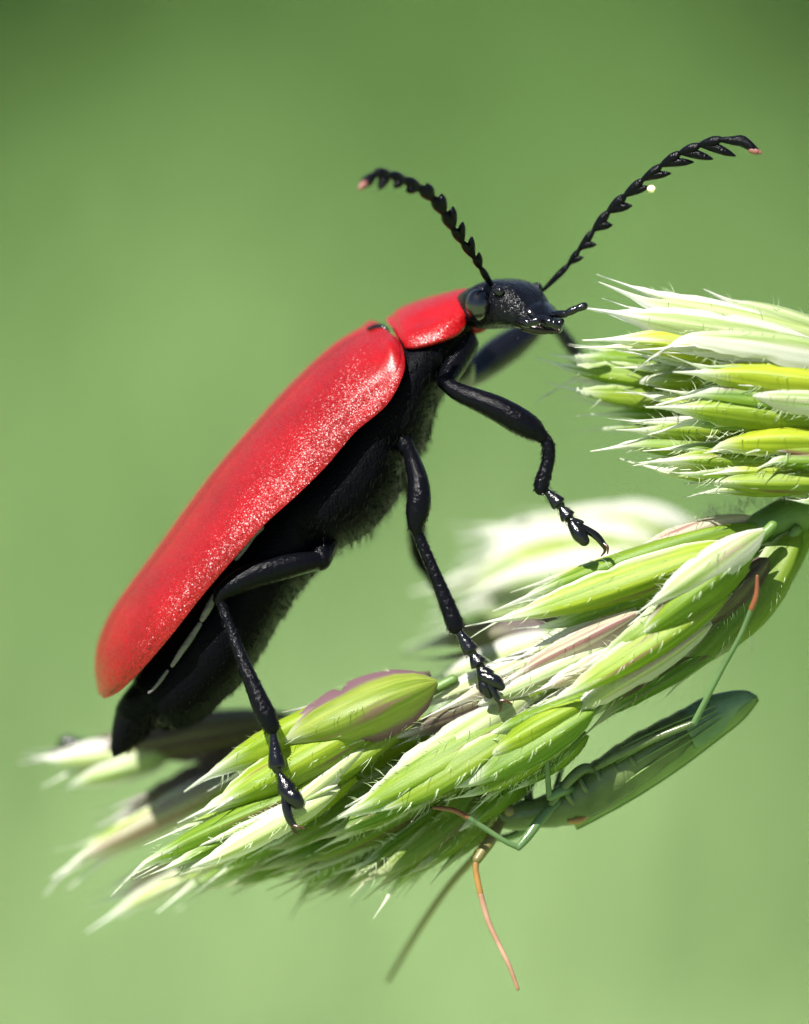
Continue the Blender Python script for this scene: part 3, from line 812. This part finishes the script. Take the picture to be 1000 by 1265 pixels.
FJ = [(671, 359), (702, 328), (714, 311), (732, 287), (750, 264), (770, 244), (792, 224), (815, 206), (838, 190), (862, 180), (889, 172), (936, 187)]
FT = [None, (720, 318), (736, 302), (756, 278), (780, 254), (801, 231), (828, 214), (856, 200), (880, 196), (908, 192)]
zf = lambda i: -40 - 10 * i
antenna([(x, y, zf(i)) for i, (x, y) in enumerate(FJ)], [(t[0], t[1], zf(i + 1)) if t else None for i, t in enumerate(FT)], M['tipred'])
NJ = [(610, 356), (595, 332), (587, 319), (573, 301), (561, 284), (550, 265), (537, 247), (521, 233), (503, 223), (485, 216), (466, 213), (447, 230)]
NTt = [None, None, (566, 305), (553, 288), (541, 269), (528, 251), (513, 238), (497, 232), (490, 230), (470, 233)]
NTt = [None, (592, 313), (583, 293), (572, 275), (560, 256), (546, 240), (528, 227), (503, 236), (488, 231), (469, 233)]
zn = lambda i: -72 - 20 * i
antenna([(x, y, zn(i)) for i, (x, y) in enumerate(NJ)], [(t[0], t[1], zn(i + 1)) if t else None for i, t in enumerate(NTt)], M['tipred'], 5.0)

# legs: femur mesh carries shank, foot joints and claws
def leg(coxa, femur, tibia, tarsi, lobe, clawseg, claws, fm='black'):
    g = G()
    femur = [(x, y, z, r * .92) for x, y, z, r in femur]; tibia = [(x, y, z, r * .86) for x, y, z, r in tibia]
    if coxa: g.tube(coxa, seg=14, n=4)
    g.tube(femur, seg=16, n=5)
    for k in range(160):
        i = rng.randrange(len(femur) - 1); t = rng.random()
        a = Vector(femur[i][:3]).lerp(Vector(femur[i + 1][:3]), t); rr = femur[i][3] * (1 - t) + femur[i + 1][3] * t
        dd = (Vector(femur[i + 1][:3]) - Vector(femur[i][:3])).normalized()
        th = rng.uniform(0, 6.283); n1 = Vector((-dd.y, dd.x, 0)).normalized(); n2 = dd.cross(n1)
        nrm = n1 * math.cos(th) + n2 * math.sin(th)
        g.hair(a + nrm * rr * .95, nrm * .6 + dd * 1.2, 6, .35)
    root = g.build('leg', M[fm], bee)
    g = G(); g.tube(tibia, seg=12, n=5, flat=.8)
    x, y, z, r = tibia[-1]; px_, py_ = tibia[-2][:2]
    d = Vector((x - px_, y - py_, 0)).normalized()
    for s in (-1, 1):
        q = Vector((x, y, z)) + Vector((-d.y, d.x, 0)) * s * r * .7
        g.hair(q, d + Vector((-d.y, d.x, 0)) * s * .5, 8, 1.4)
    for k in range(150):
        i = rng.randrange(len(tibia) - 1); t = rng.random()
        a = Vector(tibia[i][:3]).lerp(Vector(tibia[i + 1][:3]), t); rr = tibia[i][3] * (1 - t) + tibia[i + 1][3] * t
        dd = (Vector(tibia[i + 1][:3]) - Vector(tibia[i][:3])).normalized()
        nrm = Vector((-dd.y, dd.x, 0)) * rng.choice((-1, 1)) + Vector((0, 0, -rng.random()))
        nrm.normalize()
        g.hair(a + nrm * rr * .85, nrm + dd * 1.2, 6, .4)
    g.build('tibia', M['black_rough' if fm == 'black' else fm], root)
    for seg_ in tarsi:
        g = G(); (x0, y0, z0, r0), (x1, y1, z1, r1) = seg_
        A = Vector((x0, y0, z0)); B = Vector((x1, y1, z1)); dd = (B - A).normalized()
        g.tube([(x0, y0, z0, r0 * .42), (*A.lerp(B, .3), r0 * .62), (*A.lerp(B, .7), r1 * .95), (*A.lerp(B, .93), r1 * 1.1), (*B, r1 * .7)], seg=12, n=3, flat=.8)
        for k in range(14):
            t = rng.random(); nrm = (Vector((-dd.y, dd.x, 0)) * rng.choice((-1, 1)) + Vector((0, 0, -rng.random()))).normalized()
            g.hair(A.lerp(B, t) + nrm * r1 * .75, nrm * .8 + dd, 6, .4)
        g.build('tarsus_joint', M['black_gloss'], root)
    for lb in lobe:
        g = G(); g.tube(lb, seg=12, n=3); g.build('tarsus_lobe', M['black_gloss'], root)
    g = G(); g.tube(clawseg, seg=10, n=4); g.build('claw_joint', M['black_gloss'], root)
    for c in claws:
        g = G(); g.tube(c, seg=8, n=3); g.build('claw', M['claw'], root)
    return root
Z = -118
# near fore leg
leg([(572, 425, -44, 20), (560, 452, -64, 16), (551, 472, -90, 11)],
    [(548, 472, -98, 9), (566, 484, -108, 12.5), (590, 494, -114, 15), (615, 505, -118, 17.5), (640, 519, -120, 18.5), (658, 530, -120, 16), (669, 539, -120, 10)],
    [(673, 540, -120, 8), (678, 552, -120, 9.5), (677, 572, -120, 9.5), (671, 592, -121, 11), (669, 603, -121, 11)],
    [((672, 603, -121, 8), (692, 624, -124, 9)), ((690, 622, -124, 7), (703, 640, -126, 9)), ((700, 636, -126, 7), (715, 653, -128, 10))],
    [[(708, 648, -130, 7), (716, 660, -134, 9.5), (722, 668, -135, 7)]],
    [(712, 648, -128, 4.5), (726, 655, -128, 5), (738, 663, -128, 5), (746, 673, -127, 4)],
    [[(745, 671, -128, 2.4), (751, 676, -132, 2), (751, 684, -133, .8)], [(744, 672, -124, 2.4), (748, 680, -120, 2), (743, 687, -118, .8)]])
# near middle leg
leg([(488, 530, -60, 22), (502, 552, -86, 11)],
    [(505, 554, -92, 9), (511, 572, -108, 11.5), (517, 594, -122, 14), (518, 616, -126, 16.5), (516, 634, -128, 16), (514, 648, -130, 11.5), (515, 655, -130, 9)],
    [(515, 655, -130, 8), (524, 678, -131, 8.5), (537, 708, -134, 9), (550, 740, -136, 11), (560, 766, -138, 12.5), (563, 774, -138, 12)],
    [((564, 775, -138, 9), (583, 806, -142, 9.5)), ((580, 802, -142, 8), (593, 822, -144, 10)), ((589, 818, -144, 8), (602, 838, -146, 11))],
    [[(598, 836, -150, 7), (612, 842, -152, 9), (619, 848, -152, 6)], [(596, 838, -144, 6), (600, 850, -146, 9), (604, 858, -146, 6)]],
    [(600, 836, -150, 4.5), (607, 848, -152, 5), (613, 860, -152, 4.5), (618, 868, -150, 3.5)],
    [[(617, 866, -152, 2.4), (625, 866, -154, 1.9), (633, 870, -154, .8)], [(616, 866, -148, 2.4), (619, 872, -148, 1.9), (617, 879, -147, .8)]])
# near hind leg
leg([(400, 676, -66, 18), (396, 692, -82, 14)],
    [(396, 692, -84, 12), (372, 696, -96, 15), (340, 703, -102, 18), (310, 712, -108, 18), (290, 722, -112, 15), (275, 732, -114, 11), (270, 740, -114, 8)],
    [(271, 740, -114, 7), (282, 770, -120, 8), (298, 812, -132, 9.5), (314, 850, -142, 12), (327, 880, -148, 15), (335, 897, -148, 13)],
    [((337, 900, -148, 9), (343, 950, -152, 10)), ((342, 948, -152, 7), (357, 980, -156, 11))],
    [[(352, 978, -158, 7), (362, 985, -162, 11), (368, 992, -162, 9)]],
    [(352, 980, -157, 5), (354, 998, -160, 6), (358, 1012, -160, 5.5), (363, 1020, -158, 4.5)],
    [[(362, 1020, -160, 2.6), (369, 1022, -163, 2), (377, 1024, -164, .8)], [(361, 1020, -156, 2.6), (363, 1027, -155, 2), (368, 1031, -154, .8)]])
# far fore leg
leg([(566, 452, 20, 22), (572, 468, 50, 16)],
    [(574, 468, 50, 15), (592, 456, 76, 19), (612, 440, 96, 22), (635, 424, 112, 21), (655, 410, 122, 16), (668, 400, 126, 10)],
    [(670, 398, 128, 8), (686, 402, 130, 8), (700, 420, 136, 9), (714, 440, 142, 9), (722, 452, 146, 10)],
    [((722, 452, 146, 8), (736, 470, 150, 9)), ((735, 469, 150, 7), (746, 482, 152, 9))], [], [(746, 482, 152, 5), (764, 492, 154, 5)], [[(763, 492, 154, 2.4), (772, 492, 156, .8)]], 'black_gloss')
# far middle leg
leg([(484, 560, 80, 24), (494, 590, 110, 14)],
    [(500, 590, 112, 9), (512, 620, 140, 11), (515, 655, 160, 12), (517, 682, 172, 11), (522, 700, 176, 8)],
    [(523, 700, 176, 7), (542, 726, 178, 8), (560, 764, 176, 9), (574, 786, 172, 9)],
    [((574, 786, 172, 8), (590, 806, 166, 9)), ((589, 804, 166, 7), (604, 822, 160, 9))], [], [(604, 822, 160, 5), (618, 836, 150, 5)], [[(617, 835, 150, 2.4), (626, 838, 148, .8)]])
# far hind leg
leg([(396, 680, 70, 18), (384, 700, 100, 14)],
    [(384, 700, 102, 12), (340, 725, 140, 18), (300, 748, 164, 19), (262, 774, 180, 14), (246, 786, 186, 9)],
    [(246, 786, 186, 8), (220, 826, 196, 9), (184, 876, 206, 12), (160, 910, 212, 13)],
    [((158, 912, 212, 9), (124, 926, 218, 11)), ((126, 925, 218, 8), (100, 926, 222, 12))], [[(100, 924, 222, 9), (84, 920, 226, 12)]], [(98, 928, 222, 6), (78, 930, 228, 7), (66, 930, 230, 5)], [[(67, 930, 230, 2.6), (58, 936, 232, .8)]])

# pollen grain stuck to the antenna
g = G(); c = Vector((805, 233, zf(6) - 4))
rings = []
for i in range(7):
    ph = math.pi * (0.04 + .92 * i / 6)
    rings.append([c + Vector((math.cos(ph) * 5, math.sin(ph) * math.cos(a) * 5, math.sin(ph) * math.sin(a) * 5)) * rng.uniform(.8, 1.2) for a in [2 * math.pi * j / 10 for j in range(10)]])
g.rings(rings)
o = g.build('pollen_grain', M['pollen'], None)
o['label'] = 'tiny cream pollen grain stuck to a tooth of the beetle antenna'; o['category'] = 'pollen'

# ------------------------------------------------------------------ the green plant bug underneath
bug = empty('plant_bug', (720, 985, -40), 'slender green bug with orange feet hanging upside down beneath the grass head', 'bug')
zb = -60
BUG = [(611, 1004, 614, 1016, 6, zb), (622, 995, 624, 1025, 17, zb), (645, 989, 650, 1025, 21, zb), (672, 982, 688, 1022, 27, zb), (702, 962, 720, 1016, 33, zb),
       (734, 940, 756, 998, 36, zb), (775, 912, 800, 968, 36, zb), (818, 889, 845, 934, 31, zb), (860, 868, 882, 902, 22, zb), (890, 862, 900, 884, 10, zb)]
g = G(); br = g.loft(BUG, 24, 6, 2.0, lambda t: 1 + (0.07 * (((t - .35) * 14) % 1 - .5) if t > .35 else 0.05 * math.sin(t * 40))); g.build('body', M['bug'], bug)
for s in (-1, 1):
    g = G(); g.ball((630, 1002, zb + s * 16), 8, 8, 6); g.build('eye', M['bugolive'], bug)
# folded forewings: pale leading edge below, dark membrane tip
def wing(dzz, mat, top_k, name='forewing'):
    st = [(700, 1000, 712, 1024), (722, 992, 736, 1012), (770, 960, 786, 984), (820, 925, 838, 950), (865, 888, 886, 914), (905, 866, 918, 888), (930, 857, 937, 864)]
    rings = []
    for q in cat([tuple(map(float, s)) for s in st], 5):
        t = Vector((q[0], q[1], 0)); b = Vector((q[2], q[3], 0))
        t = b + (t - b) * top_k
        wz = min(38, (b - t).length * .9)
        rings.append([t.lerp(b, math.sin(a * 1.571)) + Vector((0, 0, zb + dzz * wz * math.cos(a * 1.571))) for a in [k / 8 for k in range(9)]])
    g = G(); g.rings(rings, closed=False)
    o = g.build(name, mat, bug, recalc=False)
    mod = o.modifiers.new('thickness', 'SOLIDIFY'); mod.thickness = 2 * K
wing(-1.1, M['bugpale'], 0.5); wing(1.1, M['bugpale'], 0.5)
g = G(); g.loft([(838, 880, 862, 928, 30, zb), (868, 862, 892, 908, 24, zb), (900, 854, 914, 888, 15, zb), (922, 853, 930, 872, 8, zb), (936, 860, 937, 864, 2, zb)], 20, 5); g.build('wing_membrane', M['bugtip'], bug)
g = G(); g.tube([(704, 1015, zb - 21, 3), (715, 1014, zb - 19, 5), (725, 1008, zb - 15, 3)], seg=10); g.build('shoulder', M['bugorange'], bug)
for k in range(4):
    g = G(); g.tube([(756 + k * 6, 930 + k * 12, zb - 37 + k * 1.5, 1.0), (800 + k * 5, 908 + k * 10, zb - 37 + k, 1.3), (846 + k * 4, 888 + k * 8, zb - 32 + k, 1.2), (884 + k * 3, 872 + k * 5, zb - 24, .8)], seg=6, n=4)
    g.build('wing_vein', M['bugpale'], bug)
for k in range(5):
    x = 700 + k * 20; y = 972 - k * 11
    g = G(); g.tube([(x - 6, y - 4, zb - 28 - k * .6, 2.5), (x + 2, y + 12, zb - 33 - k * .6, 4), (x + 12, y + 26, zb - 28 - k * .6, 2.5)], seg=8, n=4, flat=.6)
    g.build('belly_plate', M['bug'], bug)
def buglegs(parts):
    root = None
    for path, mname, nm in parts:
        g = G(); g.tube(path, seg=10, n=5)
        if root is None: root = g.build('leg', M[mname], bug)
        else: g.build(nm, M[mname], root)
buglegs([([(690, 990, zb - 26, 6), (670, 1010, zb - 40, 6.5), (652, 1034, zb - 50, 6), (641, 1047, zb - 54, 4.5)], 'bugleg', 'leg'),
         ([(641, 1047, zb - 54, 4), (625, 1040, zb - 58, 3.5), (600, 1024, zb - 62, 3.5), (578, 1010, zb - 64, 3.2)], 'bugleg', 'tibia'),
         ([(578, 1010, zb - 64, 3.4), (560, 1001, zb - 66, 3.4), (537, 998, zb - 68, 2.4)], 'bugred', 'tarsus')])
buglegs([([(706, 975, zb - 28, 6), (692, 978, zb - 40, 7), (680, 985, zb - 46, 5)], 'bugleg', 'leg'),
         ([(679, 985, zb - 46, 4), (677, 958, zb - 60, 3.6), (675, 926, zb - 76, 3.4)], 'bugleg', 'tibia'),
         ([(675, 926, zb - 76, 3.6), (671, 910, zb - 82, 3.4), (663, 895, zb - 86, 2.2)], 'bugred', 'tarsus')])
buglegs([([(736, 952, zb - 26, 6), (722, 950, zb - 34, 7), (704, 964, zb - 38, 6.5), (682, 992, zb - 38, 4.5)], 'bug', 'leg'),
         ([(682, 990, zb + 30, 4), (694, 950, zb + 36, 3.6), (706, 905, zb + 36, 3.2), (712, 880, zb + 32, 3)], 'bugleg', 'tibia')])
buglegs([([(738, 948, zb - 34, 5), (762, 934, zb - 44, 6), (800, 916, zb - 50, 5.5), (835, 902, zb - 52, 4.5), (858, 893, zb - 52, 4)], 'bug', 'leg'),
         ([(858, 893, zb - 52, 4.2), (874, 862, zb - 64, 3.8), (894, 824, zb - 80, 3.6), (915, 786, zb - 96, 3.4), (929, 752, zb - 108, 3.4)], 'bugleg', 'tibia'),
         ([(929, 752, zb - 108, 3.8), (935, 735, zb - 112, 3.4), (936, 712, zb - 114, 2)], 'bugred', 'tarsus')])
buglegs([([(655, 992, zb + 10, 5), (652, 975, zb + 16, 7), (656, 955, zb + 22, 5)], 'bug', 'leg'), ([(656, 955, zb + 22, 3.4), (642, 940, zb + 30, 3), (620, 926, zb + 34, 2.6)], 'bugleg', 'tibia')])
buglegs([([(690, 1000, zb + 26, 6), (640, 1030, zb + 50, 5.5), (616, 1036, zb + 60, 4)], 'bugleg', 'leg'), ([(616, 1036, zb + 60, 3.4), (590, 1034, zb + 66, 3), (566, 1026, zb + 70, 2.6)], 'bugleg', 'tibia')])
def bugant(a, b, c):
    g = G(); g.tube(a, seg=10, n=5); root = g.build('antenna', M['bugolive'], bug)
    g = G(); g.tube(b, seg=10, n=5); g.build('antenna_joint', c[0], root)
    if c[1]:
        g = G(); g.tube(c[1], seg=10, n=5); g.build('antenna_joint', M['bugpink'], root)
bugant([(618, 1018, zb - 10, 6), (606, 1038, zb - 24, 8), (590, 1062, zb - 40, 6)], [(590, 1062, zb - 40, 4), (588, 1075, zb - 42, 4), (594, 1105, zb - 46, 4)],
       (M['bugorange'], [(594, 1105, zb - 46, 4), (604, 1140, zb - 50, 3.6), (618, 1170, zb - 54, 3.2), (630, 1195, zb - 58, 3), (640, 1222, zb - 60, 2.4)]))
bugant([(616, 1020, zb + 14, 6), (604, 1038, zb + 40, 7), (590, 1056, zb + 60, 6)], [(590, 1056, zb + 60, 5), (555, 1095, zb + 120, 4.4), (520, 1145, zb + 190, 4), (480, 1212, zb + 260, 3)], (M['bugolive'], None))
print('scales', ncount)
